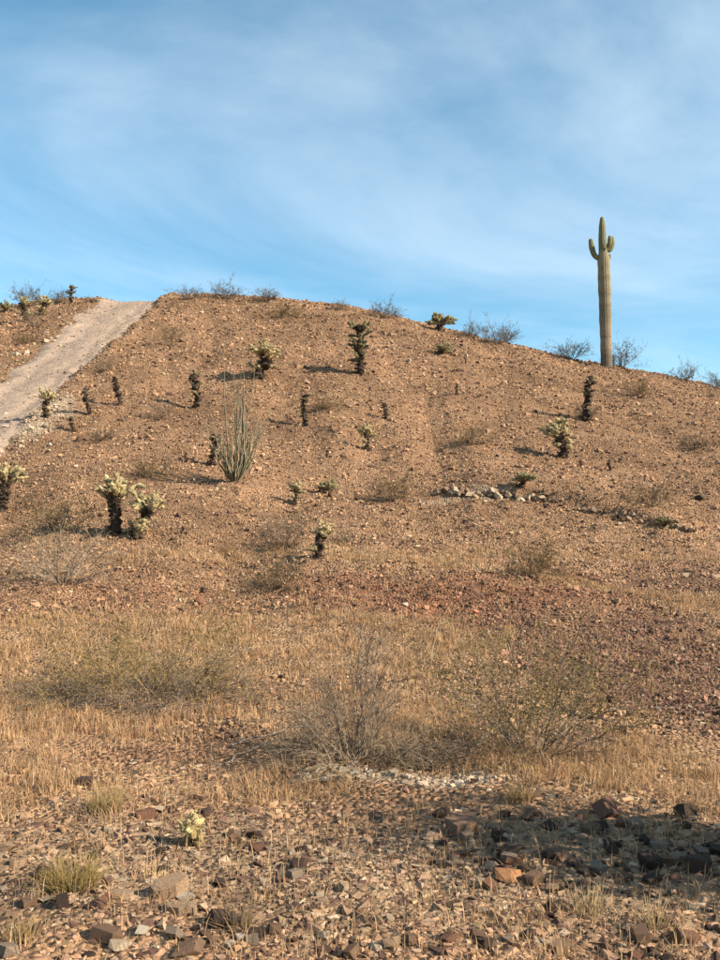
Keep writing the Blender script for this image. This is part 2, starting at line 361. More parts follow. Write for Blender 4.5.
# road gravel and its stony edges
n = 5200; ry = RY0 + rng.random(n) ** .8 * (RY1 - RY0); a_, b_ = redge(ry); rt = rng.beta(.45, .45, n) * 1.3 - .15
rx = a_ + (b_ - a_) * rt; size = np.clip(rng.lognormal(math.log(.07), .4, n), .03, .2)
G = scatter(SMALL, rx, ry, H(rx, ry) + .05 * ((rt > .05) & (rt < .97)), size, stonecol(n, np.tile(np.array([.38, .29, .21]), (n, 1)), .08, .3), sink=.1)
stuff('road_gravel', G, M_STONE, 'pale gravel strewn along the dirt road and its edges', 'gravel')
# foreground gravel
x, y = sample_view(62000, 2.7, 8.2, 1.0)
edge = 5.7 + fbm(x, y, .6, 3, 71) * 2.0
keep = (rng.random(len(x)) < np.clip(1.15 - sstep(-.6, 1.0, y - edge) * .75, 0, 1)) & (rng.random(len(x)) < .35 + 1.3 * vnoise(x * 1.3, y * 1.3, 302))
x, y = x[keep], y[keep]
size = np.clip(rng.lognormal(math.log(.020), .72, len(x)), .007, .10)
G = scatter(SMALL, x, y, H(x, y), size, stonecol(len(x), soil(x, y) * 1.2, .26, .09), flat=1.2, sink=-.04)
stuff('foreground_gravel', G, M_STONE, 'mixed brown and tan gravel covering the near ground', 'gravel')

# ------------------------------------------------------------------ rocks one can pick out
ROCKM = []
for k in range(12):
    v, f = blocky(400 + k, (.52, .44, .36), 7); ROCKM.append(mesh('rock', v, f, None, M_ROCK))
SLABM = []
for k in range(6):
    r0 = np.random.default_rng(500 + k); bm = bmesh.new()
    for q in range(9):
        a = q * .7 + r0.uniform(-.25, .25); rr0 = .5 * r0.uniform(.75, 1.05)
        for zz in (-.12, .12): bm.verts.new((math.cos(a) * rr0 * (1 - .06 * (zz > 0)), .75 * math.sin(a) * rr0, zz + r0.uniform(-.03, .03)))
    bmesh.ops.convex_hull(bm, input=bm.verts); bmesh.ops.triangulate(bm, faces=bm.faces)
    me = bpy.data.meshes.new('slab'); bm.to_mesh(me); bm.free(); me.materials.append(M_ROCK); SLABM.append(me)
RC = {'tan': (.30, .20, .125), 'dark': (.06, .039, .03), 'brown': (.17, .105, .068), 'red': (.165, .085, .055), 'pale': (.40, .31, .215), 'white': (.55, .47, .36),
      'orange': (.36, .18, .085), 'grey': (.22, .165, .12)}
def rock(px, py, wpx, col, label, group=None, hr=.6, slab=False, rz=None, tilt=.15, pos=None, cat='rock'):
    p = gp(px, py) if pos is None else pos; w = wpx * pxm(p[1])
    me = random.choice(SLABM if slab else ROCKM); o = obj('rock', me); hh = hr * w / (.24 if slab else .68)
    o.location = (p[0], p[1], p[2] + hr * w * .32); o.scale = (w, w * random.uniform(.75, 1.05), hh)
    o.rotation_euler = (random.uniform(-tilt, tilt), random.uniform(-tilt, tilt), random.uniform(0, 6.28) if rz is None else rz)
    c = ALB * np.array(RC[col]) * random.uniform(.88, 1.12); o.color = (*c, 1)
    return tag(o, label, cat, group)
rock(508, 880, 34, 'orange', 'smooth orange brown boulder with rounded top at the edge of the shade', hr=.5, rz=.2)
rock(534, 884, 26, 'brown', 'brown boulder touching the right side of the orange boulder', hr=.55)
rock(606, 815, 40, 'red', 'wide reddish rock at the top edge of the shaded stones', hr=.55)
rock(686, 818, 30, 'dark', 'dark varnished rock in straw grass near the right edge', hr=.6)
rock(462, 834, 44, 'brown', 'large brown rock with mossy straw at the left tip of the shade', hr=.55)
rock(527, 818, 26, 'brown', 'pointed brown rock behind the orange boulder', hr=.65)
rock(440, 818, 20, 'dark', 'small black rock behind the large brown rock', hr=.6)
rock(650, 866, 30, 'dark', 'black rock in the middle of the shaded stones', hr=.55)
rock(700, 872, 30, 'dark', 'black rock in the shade at the right edge', hr=.7)
rock(598, 874, 26, 'grey', 'grey brown rock below the shaded stones', hr=.5)
rock(286, 782, 22, 'red', 'dark red rock in the straw left of the white rubble', hr=.65)
rock(199, 604, 15, 'red', 'lone reddish rock at the foot of the hill', hr=.7)
rock(170, 896, 42, 'tan', 'tilted tan slab with a black shaded side', hr=.42, slab=True, rz=.5, tilt=.3)
rock(186, 900, 24, 'white', 'cream white stone leaning on the tan slab', hr=.4)
rock(182, 912, 40, 'tan', 'flat tan slab lying below the cream white stone', hr=.2, slab=True, tilt=.08)
rock(122, 898, 34, 'tan', 'long narrow tan slab left of the black sided slab', hr=.2, slab=True, rz=-.6)
rock(18, 866, 24, 'tan', 'tan slab at the left edge beyond the yellow grass tuft', hr=.3, slab=True)
rock(145, 818, 26, 'red', 'pinkish brown rock left of the little cholla', hr=.45)
rock(160, 812, 14, 'pale', 'pale chip beside the pinkish brown rock', hr=.5)
rock(62, 906, 24, 'dark', 'dark brown rock in front of the yellow grass tuft', hr=.65)
rock(108, 940, 36, 'brown', 'broad brown rock near the lower left corner', hr=.5)
rock(143, 934, 20, 'white', 'white stone below the tan slabs', hr=.5)
rock(241, 940, 16, 'white', 'white elongated quartz stone near the bottom edge', hr=.45)
rock(230, 947, 13, 'white', 'small white stone touching the elongated quartz stone', hr=.5)
rock(222, 926, 40, 'dark', 'black rock above the white quartz stones', hr=.5)
rock(256, 938, 26, 'dark', 'black rock right of the white quartz stones', hr=.5)
rock(8, 955, 30, 'grey', 'grey rock cut off by the lower left corner', hr=.5)
rock(190, 955, 40, 'brown', 'wide brown rock at the bottom edge under the white stone', hr=.35)
rock(120, 950, 26, 'pale', 'pale tan rock at the bottom edge left of centre', hr=.4)
rock(392, 948, 24, 'tan', 'tan rock at the bottom edge in the middle', hr=.6)
rock(412, 944, 20, 'brown', 'brown rock beside the tan rock at the bottom middle', hr=.6)
rock(500, 858, 14, 'pale', 'pale stone behind the orange boulder', hr=.5)
rock(480, 884, 14, 'pale', 'small pale stone at the left foot of the orange boulder', hr=.6)
rock(640, 940, 30, 'brown', 'brown rock among straw at the lower right', hr=.55)
rock(685, 945, 30, 'red', 'reddish rock at the lower right corner', hr=.55)
rock(560, 952, 26, 'tan', 'tan rock at the bottom edge right of centre', hr=.45)
rock(480, 915, 18, 'grey', 'grey rock in the gravel below the orange boulder', hr=.5)
rock(300, 868, 26, 'dark', 'dark rock alone in the pale centre gravel', hr=.4)
rock(258, 850, 22, 'red', 'reddish rock between the little cholla and the centre gravel', hr=.45)
rock(45, 878, 30, 'dark', 'dark rock beside the yellow grass tuft on its left', hr=.4)
rock(28, 905, 20, 'brown', 'brown rock near the left edge below the tan slab', hr=.5)
rock(205, 815, 16, 'dark', 'dark rock right behind the little cholla', hr=.5)
rock(85, 785, 18, 'dark', 'dark rock in straw at the left of the grass', hr=.6)
rock(700, 500, 12, 'dark', 'dark rock on the right slope above the stone ledge', hr=.6)
# ledge of pale rocks on the slope
lx = np.concatenate([np.linspace(436, 545, 34), np.linspace(548, 704, 36)])
for k, px in enumerate(lx):
    py = np.interp(px, [430, 520, 600, 700], [492, 499, 513, 533]) + random.uniform(-3, 3)
    if px > 545 and random.random() < .25: continue
    big = px < 545; pos = 'at its left tip' if px < 470 else 'left of the low pale cholla' if px < 510 else 'below the low pale cholla' if px < 545 else 'just past the pale rocks' if px < 600 else 'halfway to the end cholla' if px < 650 else 'around the end cholla'
    rock(px, py, random.uniform(6.5, 12.5) if big else random.uniform(4, 9), random.choice(['pale', 'pale', 'pale', 'tan', 'brown'] if big else ['tan', 'brown', 'grey', 'dark']),
         (f'pale rock in the broken ledge on the right slope, {pos}' if big else f'brown rock in the right tail of the broken ledge, {pos}'),
         f'ledge rocks {pos}', hr=random.uniform(.5, .8), tilt=.5)
# white rubble in front of the dead bush
for k in range(26):
    px = random.gauss(352, 32); rock(px, 773 + random.gauss(0, 4) + abs(px - 352) * .06, random.uniform(8, 18), random.choice(['white', 'white', 'pale', 'pale']),
         f'white rubble stone at the foot of the dead grey bush, {"left" if px < 335 else "middle" if px < 368 else "right"} part', f'white rubble {"left" if px < 335 else "middle" if px < 368 else "right"}', hr=random.uniform(.4, .6), tilt=.3)
# dark shaded stones at lower right
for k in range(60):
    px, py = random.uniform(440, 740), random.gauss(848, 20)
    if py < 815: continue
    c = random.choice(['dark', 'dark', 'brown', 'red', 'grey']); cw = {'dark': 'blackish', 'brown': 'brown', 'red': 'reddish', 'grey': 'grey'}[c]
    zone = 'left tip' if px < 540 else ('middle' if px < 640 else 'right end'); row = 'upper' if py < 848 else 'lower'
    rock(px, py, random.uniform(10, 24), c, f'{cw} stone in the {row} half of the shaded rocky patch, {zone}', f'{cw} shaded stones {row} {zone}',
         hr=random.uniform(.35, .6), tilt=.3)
# stones in the near gravel
for k in range(120):
    px, py = random.uniform(-20, 740), 960 - 130 * random.random() ** 1.2
    c = random.choice(['tan', 'brown', 'brown', 'red', 'grey', 'pale', 'dark', 'dark'])
    cw = {'tan': 'tan', 'brown': 'brown', 'red': 'reddish', 'grey': 'grey', 'pale': 'pale', 'dark': 'dark'}[c]
    side = 'left' if px < 280 else ('middle' if px < 450 else 'right'); big = 'small' if k % 2 else 'larger'; where = 'near the bottom edge' if py > 915 else 'below the straw grass'
    rock(px, py, random.uniform(9, 13) if k % 2 else random.uniform(15, 23), c, f'{big} {cw} stone {where} on the {side} side' if side != 'middle' else f'{big} {cw} stone {where} at the middle',
         f'{big} {cw} gravel stones {where} {side}', hr=random.uniform(.3, .6), tilt=.3, slab=random.random() < .3 and False)
# pale stones beside the road
for k in range(26):
    px, py = random.choice([(random.uniform(0, 60), random.uniform(405, 455)), (random.uniform(10, 80), 0)])
    if py == 0: py = np.interp(px, [0, 110], [378, 305]) - random.uniform(0, 14); 
    rock(px, py, random.uniform(4, 8), random.choice(['white', 'pale', 'pale']), 'pale stone on the gravel apron at the lower right edge of the dirt road' if py > 400 else 'pale stone along the upper left edge of the dirt road', 'apron stones' if py > 400 else 'upper roadside stones', hr=.6)

# ------------------------------------------------------------------ dry grass
def blades(x, y, h, col, seed, lean=.45, wid=.004):
    r = np.random.default_rng(seed); n = len(x); z = H(x, y) - .01; a = r.random(n) * 6.283; ln = np.abs(r.normal(0, lean, n)); b = r.random(n) * 6.283
    dxy = np.stack([np.cos(a), np.sin(a)], -1) * (h * np.sin(ln))[:, None]; hz = h * np.cos(ln)
    w = wid * np.maximum(1, y / 6.5)
    s = np.stack([np.cos(b), np.sin(b)], -1) * w[:, None]
    p0 = np.stack([x, y, z], -1); p1 = p0.copy(); p1[:, :2] += dxy * .35; p1[:, 2] += hz * .6; p2 = p0.copy(); p2[:, :2] += dxy * 1.1; p2[:, 2] += hz * .95
    sv = np.c_[s, np.zeros(n)]
    V = np.stack([p0 - sv, p0 + sv, p1 - sv * .8, p1 + sv * .8, p2], 1).reshape(-1, 3)
    o = (np.arange(n) * 5)[:, None, None]; F = (np.array([[0, 1, 3], [0, 3, 2], [2, 3, 4]])[None] + o).reshape(-1, 3)
    return V, F, np.repeat(col, 5, axis=0)
def strawcol(n, lo=.6, hi=1.2):
    t = rng.random((n, 1)); c = (np.array([.60, .42, .235]) * (1 - t) + np.array([.48, .275, .145]) * t) * rng.uniform(lo, hi, (n, 1)); return np.clip(c, .02, .8)
G = Geo()
tx, ty = sample_view(46000, 3.0, 22, 1.15)                       # tufts
k = rng.random(len(tx)) < np.clip(grass_w(tx, ty) * (.05 + 1.6 * sstep(.3, .75, vnoise(tx * 1.9, ty * 1.9, 401) * .6 + .4 * vnoise(tx * 6, ty * 6, 403))) + .04, 0, 1); tx, ty = tx[k], ty[k]
m = 11; bx = (tx[:, None] + rng.normal(0, .035, (len(tx), m))).ravel(); by = (ty[:, None] + rng.normal(0, .035, (len(tx), m))).ravel()
hh = np.repeat(rng.uniform(.04, .15, len(tx)), m) * rng.uniform(.5, 1.15, len(bx))
tc_ = np.repeat(strawcol(len(tx)), m, axis=0) * rng.uniform(.75, 1.2, (len(bx), 1)); G.add(*blades(bx, by, hh, tc_, 1, .9, .0022))
sx, sy = sample_view(30000, 2.8, 12, 1.3); k = rng.random(len(sx)) < .3 + .6 * vnoise(sx * 1.1, sy * 1.1, 405); sx, sy = sx[k], sy[k]
G.add(*blades(sx, sy, rng.uniform(.03, .12, len(sx)), strawcol(len(sx), .5), 2, 1.15, .002))
sx, sy = sample_view(62000, 12, 58, 1.0); k = (roadmask(sx, sy, .1) < .2) & (rng.random(len(sx)) < 1.5 * sstep(.25, .8, vnoise(sx * .5, sy * .5, 402) * .6 + .4 * vnoise(sx * 2, sy * 2, 406)) + .08); sx, sy = sx[k], sy[k]
G.add(*blades(sx, sy, rng.uniform(.04, .13, len(sx)), strawcol(len(sx), .5, .95), 3, 1.0, .003))
stuff('dry_grass', G, M_GRASS, 'dry straw coloured grass spread over the ground', 'grass')
def tuft(px, py, h, rad, n, col, label, seed, lean=.5):
    p = gp(px, py); r = np.random.default_rng(seed); G = Geo()
    for k in range(n):
        a = r.random() * 6.283; l = abs(r.normal(0, lean)); L = h * r.uniform(.5, 1.1); b = np.array([math.cos(a), math.sin(a), 0]); q = b * rad * r.random() ** .5 * .5
        t = np.linspace(0, 1, 5)[:, None]; P = q + b * (np.sin(l) * L * t ** 1.5) + np.array([0, 0, 1]) * (math.cos(l) * L * t) - np.array([0, 0, .01])
        G.tube(P, .0016 * (1.1 - t[:, 0]) + .0003, np.array(col) * r.uniform(.65, 1.2), 3)
    o = obj('grass_tuft', G.mesh('grass_tuft', M_GRASS), None, p); return tag(o, label, 'grass tuft')
tuft(72, 888, .15, .2, 420, (.42, .31, .125), 'yellowish grass tuft at the left among dark rocks', 1, .8)
tuft(105, 812, .15, .17, 240, (.44, .32, .15), 'pale straw tuft left of the little cholla', 2)
tuft(588, 915, .14, .12, 90, (.48, .36, .2), 'spiky pale straw tuft below the shaded stones', 3, .6)
tuft(655, 925, .12, .1, 60, (.48, .36, .2), 'thin straw tuft at the lower right', 4, .6)
tuft(238, 930, .13, .12, 120, (.30, .21, .12), 'brown withered tuft among the black rocks at the bottom', 5, .7)
tuft(520, 800, .12, .15, 160, (.5, .35, .17), 'golden tuft in front of the olive twiggy bush', 6)
tuft(20, 940, .10, .12, 90, (.46, .33, .16), 'straw tuft at the left edge of the bottom', 7, .6)

# ------------------------------------------------------------------ bushes
def bush(name, seed, H_, W_, ns, lean, leafn, leafc, woodc, droop=.0, r0=.010, sub=5, leafs=.012, lvl=2, leafb=.3, base=.15):
    """returns (stems mesh, foliage mesh or None); built to real size"""
    r = np.random.default_rng(seed); G = Geo(); tips = []
    def grow(p, d, L, rad, level):
        n = 6 if level == 0 else 5; P = [p.copy()]; d = d / np.linalg.norm(d); dv = []
        for k in range(n):
            d = d + r.normal(0, .16, 3); d[2] += (.05 if level else 0) - droop * (k + 1) / n; d /= np.linalg.norm(d); P.append(P[-1] + d * L / n); dv.append(d.copy())
            if P[-1][2] < .015: P[-1][2] = .015 + .02 * r.random()
        P = np.array(P); R = np.linspace(rad, rad * .3, n + 1)
        G.tube(P, R, np.array(woodc) * r.uniform(.6, 1.3), 3)
        if level < lvl:
            for q in range(sub if level == 0 else max(2, sub - 1)):
                t = r.uniform(.25, 1.0); k = min(int(t * n), n - 1); bp = P[k] + (P[k + 1] - P[k]) * (t * n - k)
                nd = dv[k] + r.normal(0, .55, 3); nd[2] = nd[2] + .1
                grow(bp, nd, L * r.uniform(.3, .55), rad * .55, level + 1)
        if level >= max(lvl - 1, 1): tips.append(P)
    for k in range(ns):
        a = r.random() * 6.283; l = r.uniform(.05, 1) ** .8 * lean; d = np.array([math.cos(a) * math.sin(l) * W_ / H_ * .8, math.sin(a) * math.sin(l) * W_ / H_ * .8, math.cos(l)])
        grow(np.array([math.cos(a), math.sin(a), 0]) * base * W_ * .3 * r.random() - np.array([0, 0, .03]), d, H_ * r.uniform(.55, 1.0), r0 * r.uniform(.6, 1.2), 0)
    me = G.mesh(name + '_stems', M_WOOD); lf = None
    if leafn:
        tips = np.array([t[int(s * (len(t) - 1))] + (t[-1] - t[-2]) * r.uniform(-.5, .5) for t in tips for s in (.4, .7, 1.0)])
        c = tips[r.integers(0, len(tips), leafn)] + r.normal(0, leafb * .1, (leafn, 3)); c[:, 2] = np.maximum(c[:, 2], .02)
        u = r.normal(size=(leafn, 3)); u /= np.linalg.norm(u, axis=1)[:, None]; w = np.cross(u, r.normal(size=(leafn, 3))); w /= np.linalg.norm(w, axis=1)[:, None]
        s = leafs * r.uniform(.6, 1.4, (leafn, 1)); V = np.stack([c - u * s, c + w * s * .45, c + u * s, c - w * s * .45], 1).reshape(-1, 3)
        o = (np.arange(leafn) * 4)[:, None, None]; F = (np.array([[0, 1, 2], [0, 2, 3]])[None] + o).reshape(-1, 3)
        cc = np.array(leafc) * r.uniform(.6, 1.35, (leafn, 1)); lf = mesh(name + '_foliage', V, F, np.repeat(cc, 4, axis=0), M_LEAF)
    return me, lf
OL = (.17, .15, .055); GR = (.20, .165, .13); DG = (.11, .105, .06)
PROTO = {
    'crest': [bush('creosote', 10 + k, 1.0, 1.6, 26, 1.15, 900, (.13, .12, .075), (.17, .14, .12), r0=.011, leafs=.026, sub=6) for k in range(3)],
    'twig': [bush('twig', 20 + k, .9, 1.6, 28, 1.2, 300, (.19, .15, .085), (.20, .145, .10), r0=.011, leafs=.022, sub=5) for k in range(3)],
    'olive': [bush('olive', 30 + k, .9, 1.6, 26, 1.2, 1800, (.19, .135, .06), (.16, .115, .075), r0=.009, leafs=.02, sub=5) for k in range(2)],
}
def place_bush(px, py, wpx, hpx, kind, label, group=None, v=None, pos=None, sink=.02):
    p = gp(px, py) if pos is None else pos; me, lf = random.choice(PROTO[kind]) if v is None else PROTO[kind][v]
    sx = wpx * pxm(p[1]) / 1.75; sz = hpx * pxm(p[1]) / (1.08 if kind == 'crest' else .95)
    t = thing('bush', label, 'bush', p - np.array([0, 0, sink]), random.uniform(0, 6.28), (sx, sx, sz), group)
    obj('stems', me, t)
    if lf: obj('foliage', lf, t)
    return t
for a in [(190, 299, 38, 14, 'crest', 'low dark creosote bush on the crest just right of the road'),
          (225, 299, 40, 21, 'crest', 'tallest creosote bush on the crest right of the road'),
          (267, 301, 34, 15, 'crest', 'thin airy creosote bush on the crest above the ocotillo'),
          (341, 310, 26, 11, 'crest', 'very small crest bush left of the dark two tiered cholla'),
          (384, 318, 40, 20, 'crest', 'spiky crest bush just behind the dark two tiered cholla'),
          (472, 338, 28, 22, 'crest', 'thin crest bush left of the wide bushy one'),
          (497, 344, 50, 26, 'crest', 'wide full bush on the crest at the middle of the right skyline'),
          (572, 356, 52, 20, 'crest', 'wide bush on the crest left of the saguaro'),
          (622, 367, 44, 28, 'crest', 'upright twiggy bush at the right foot of the saguaro'),
          (685, 381, 34, 22, 'crest', 'small bush on the right skyline below the saguaro'),
          (713, 388, 28, 18, 'crest', 'crest bush at the right edge of the picture'),
          (60, 303, 30, 15, 'crest', 'thin bush on the left crest between the chollas'),
          (28, 306, 44, 24, 'crest', 'tall twiggy bush behind the pale chollas on the left crest'),
          (90, 302, 22, 6, 'crest', 'tiny low bush at the left shoulder of the road crest'),
          (36, 326, 46, 22, 'twig', 'grey twiggy bush below the pale chollas on the left slope'),
          (20, 345, 50, 16, 'olive', 'low brown bush left of the road below the crest'),
          (170, 346, 36, 26, 'olive', 'brown bush below the crest right of the road'),
          (280, 318, 56, 14, 'olive', 'flat brown bush just under the crest at centre left'),
          (100, 372, 36, 20, 'twig', 'grey bush at the right edge of the road'),
          (157, 420, 46, 24, 'twig', 'grey bush between the thin pole chollas on the left slope'),
          (98, 440, 54, 16, 'twig', 'flat grey bush under the small dark stub cholla'),
          (330, 410, 46, 14, 'olive', 'faint low bush right of the dark pole cholla'),
          (470, 445, 46, 26, 'olive', 'grey green bush at the middle of the right slope'),
          (396, 500, 64, 30, 'olive', 'greyish bush on the middle slope right of the small tufts'),
          (286, 545, 62, 44, 'twig', 'dense grey twiggy bush left of the pale topped cholla'),
          (588, 420, 40, 24, 'twig', 'grey bush around the foot of the tall thin cholla'),
          (636, 396, 40, 20, 'olive', 'brown bush on the slope right of the tall thin cholla'),
          (650, 506, 60, 28, 'olive', 'faint brown bush above the right end of the ledge'),
          (533, 574, 84, 42, 'olive', 'olive bush below the ledge at the middle right'),
          (272, 590, 66, 36, 'olive', 'sparse straw coloured bush at the foot of the slope'),
          (150, 478, 56, 26, 'olive', 'dry brown bush behind the pair of pale chollas'),
          (60, 530, 110, 40, 'olive', 'brown dry bush behind the light grey dead bush'),
          (345, 545, 40, 20, 'twig', 'small grey bush right of the pale topped cholla'),
          (505, 340, 40, 16, 'twig', 'pinkish grey bush hugging the wide crest bush'),
          (695, 448, 60, 16, 'twig', 'low grey bush on the right slope near the edge')]:
    place_bush(*a[:5], a[5], 'bushes along the crest' if a[4] == 'crest' else 'bushes on the slope')
# off to the right: what throws the shadows that enter the picture
for k, (X_, Y_, w_, h_) in enumerate([(13.8, 30.2, 1.6, 1.7), (12.6, 26.2, 1.8, 1.2)]):
    me, lf = PROTO['crest'][k]; t = thing('bush', ['tall dark bush just beyond the right edge high on the slope', 'wide dark bush just beyond the right edge halfway up the slope'][k], 'bush', (X_, Y_, h1(X_, Y_) - .02), k, (w_, w_, h_), 'bushes on the slope')
    obj('stems', me, t); obj('foliage', lf, t)

# big bushes of the near ground: dead grey mass > stems, foliage, arching dead branches
def big_bush(px, py, label, seed, Hm, Wm, parts):
    p = gp(px, py); t = thing('bush', label, 'bush', p)
    for nm, kw in parts:
        me, lf = bush('near_' + nm, **kw); obj(nm, me, t)
        if lf: obj('foliage', lf, t)
    return t
WH = (.40, .33, .26); GY = (.24, .195, .155); DK = (.10, .08, .065)
big_bush(150, 694, 'wide olive topped bush with grey dead lower twigs at the left', 1, .6, 2, [
    ('dead_twigs', dict(seed=51, H_=.62, W_=1.6, ns=150, lean=1.5, leafn=0, leafc=OL, woodc=(.22, .165, .12), droop=.24, r0=.006, sub=6, base=1.6)),
    ('stems', dict(seed=52, H_=.78, W_=1.4, ns=40, lean=1.2, leafn=6500, leafc=(.25, .18, .065), woodc=(.24, .17, .09), r0=.006, sub=5, leafs=.012, base=1.5, leafb=.6))])
big_bush(352, 762, 'large dead grey bush of bare tangled stems in front', 2, 1, 2, [
    ('dead_twigs', dict(seed=53, H_=.55, W_=.9, ns=92, lean=1.5, leafn=0, leafc=OL, woodc=(.25, .185, .125), droop=.16, r0=.005, sub=6, base=1.0)),
    ('stems', dict(seed=54, H_=1.0, W_=.7, ns=18, lean=.95, leafn=500, leafc=(.20, .16, .09), woodc=(.17, .13, .10), r0=.006, sub=5, leafs=.008, base=.7))])
big_bush(532, 756, 'olive twiggy bush with dark arching lower stems at the right', 3, 1, 2, [
    ('dead_twigs', dict(seed=55, H_=.62, W_=1.25, ns=46, lean=1.45, leafn=0, leafc=OL, woodc=(.20, .145, .10), droop=.16, r0=.005, sub=5, base=.8)),
    ('stems', dict(seed=56, H_=.95, W_=1.0, ns=26, lean=1.0, leafn=9000, leafc=(.22, .165, .06), woodc=(.15, .12, .09), r0=.005, sub=5, leafs=.009, base=.6, leafb=.5))])
big_bush(62, 584, 'light grey dead bush with fanning bare stems at left', 4, 1, 2, [
    ('dead_twigs', dict(seed=57, H_=1.0, W_=1.7, ns=46, lean=1.3, leafn=0, leafc=OL, woodc=(.28, .215, .155), droop=.08, r0=.009, sub=4, base=.6)),
    ('stems', dict(seed=58, H_=1.2, W_=1.4, ns=18, lean=1.0, leafn=700, leafc=(.2, .17, .08), woodc=(.2, .15, .105), r0=.007, sub=4, leafs=.016, base=.6))])
def dead_branch(pts, rad, col, label, seed, twigs=5):
    """a long fallen dead branch lying over the grass"""
    r = np.random.default_rng(seed); P = []
    for px, py, hz in pts:
        q = gp(px, py); P.append(q + np.array([0, 0, hz]))
    o = P[0].copy(); P = np.array(P) - o; t = np.linspace(0, len(P) - 1, 18); S = np.stack([np.interp(t, np.arange(len(P)), P[:, k]) for k in range(3)], -1)
    S[1:-1] = (S[:-2] + 2 * S[1:-1] + S[2:]) / 4; S[1:-1] += r.normal(0, .012, (16, 3)); G = Geo(); G.tube(S, np.linspace(rad, rad * .3, 18), col, 5)
    e = thing('dead_branch', label, 'branch', o); obj('limb', G.mesh('limb', M_WOOD, True), e)
    for k in range(twigs):
        j = r.integers(4, 15); d = (S[j + 1] - S[j - 1]); d /= np.linalg.norm(d); d = d + r.normal(0, .5, 3); d[2] = abs(d[2]) * .6; L = r.uniform(.12, .4); q = np.linspace(0, 1, 6)[:, None]
        G = Geo(); G.tube(S[j] + d * L * q + r.normal(0, .01, (6, 3)) * q, np.linspace(rad * .5, rad * .15, 6), col, 3); obj('twig', G.mesh('twig', M_WOOD), e)
dead_branch([(232, 750, .03), (270, 742, .06), (320, 735, .10), (345, 748, .06)], .008, (.27, .205, .15), 'pale dead branch lying left of the dead grey bush', 1, 8)
dead_branch([(225, 768, .03), (262, 752, .05), (305, 742, .07), (335, 752, .05)], .007, (.25, .19, .135), 'second pale dead branch in front of the first left of the bush', 2, 8)
dead_branch([(205, 682, .03), (232, 668, .15), (262, 655, .10)], .006, (.33, .26, .18), 'thin white arching branch right of the olive topped bush', 3, 3)
dead_branch([(545, 748, .02), (585, 732, .14), (625, 742, .12), (660, 754, .02)], .009, (.16, .12, .09), 'dark arching branch reaching right from the olive twiggy bush', 4, 5)
dead_branch([(470, 758, .02), (495, 735, .10), (515, 738, .06), (528, 752, .02)], .007, (.27, .21, .15), 'pale crooked branch at the left foot of the olive twiggy bush', 5, 4)
dead_branch([(430, 665, .02), (438, 645, .25), (452, 640, .22), (460, 660, .02)], .004, (.33, .26, .17), 'thin pale hooped stem between the two near bushes', 6, 1)

# unseen shrub added beside the camera to cast the shade at lower right
t = thing('bush', 'unseen dense shrub added beyond the lower right edge to shade the stones', 'bush', (2.9, 4.15, h1(2.9, 4.15)))
me, lf = bush('shade_shrub', 61, 1.5, .75, 24, .75, 4600, (.11, .115, .045), (.17, .13, .1), r0=.016, sub=6, leafs=.03, leafb=.8); obj('stems', me, t); obj('foliage', lf, t)

# ------------------------------------------------------------------ ocotillo
def ocotillo(px, py, label, hpx, n, seed):
    p = gp(px, py); r = np.random.default_rng(seed); Hm = hpx * pxm(p[1]); e = thing('ocotillo', label, 'ocotillo', p - np.array([0, 0, .05]))
    for k in range(n):
        a = r.random() * 6.283; l = r.uniform(.04, .5); L = Hm * (r.uniform(.28, .62) if k > 7 else r.uniform(.75, 1.05)) / math.cos(l)
        if k <= 7: l = r.uniform(.04, .28)
        t = np.linspace(0, 1, 12); b = np.array([math.cos(a), math.sin(a), 0]); P = b * (.10 + L * np.sin(l) * (1.25 * t - .35 * t ** 3))[:, None] * np.minimum(1, t * 6 + .2)[:, None]
        P = P + np.array([0, 0, 1]) * (L * math.cos(l) * t)[:, None]; P[1:, :2] += np.cumsum(r.normal(0, .024, (11, 2)), axis=0)
        G = Geo(); col = np.array([.205, .18, .115]) * r.uniform(.5, 1.25); G.tube(P, np.interp(t, [0, .1, .7, 1], [.032, .022, .014, .005]), col, 5)
        for q in range(46):                                     # short thorns and dried leaf stubs
            s = r.uniform(.05, .98); i0 = min(int(s * 11), 10); c = P[i0] + (P[i0 + 1] - P[i0]) * (s * 11 - i0); d = r.normal(size=3); d[2] = abs(d[2]) * .5; d /= np.linalg.norm(d); w = np.cross(d, [0, 0, 1]) * .006
            G.add([c - w, c + w, c + d * .045], [[0, 1, 2]], col * .8)
        obj('stem', G.mesh('stem', M_WOOD, True), e)
    return e
ocotillo(235, 481, 'tall ocotillo fanning many thin grey green stems on the left slope', 122, 54, 3)

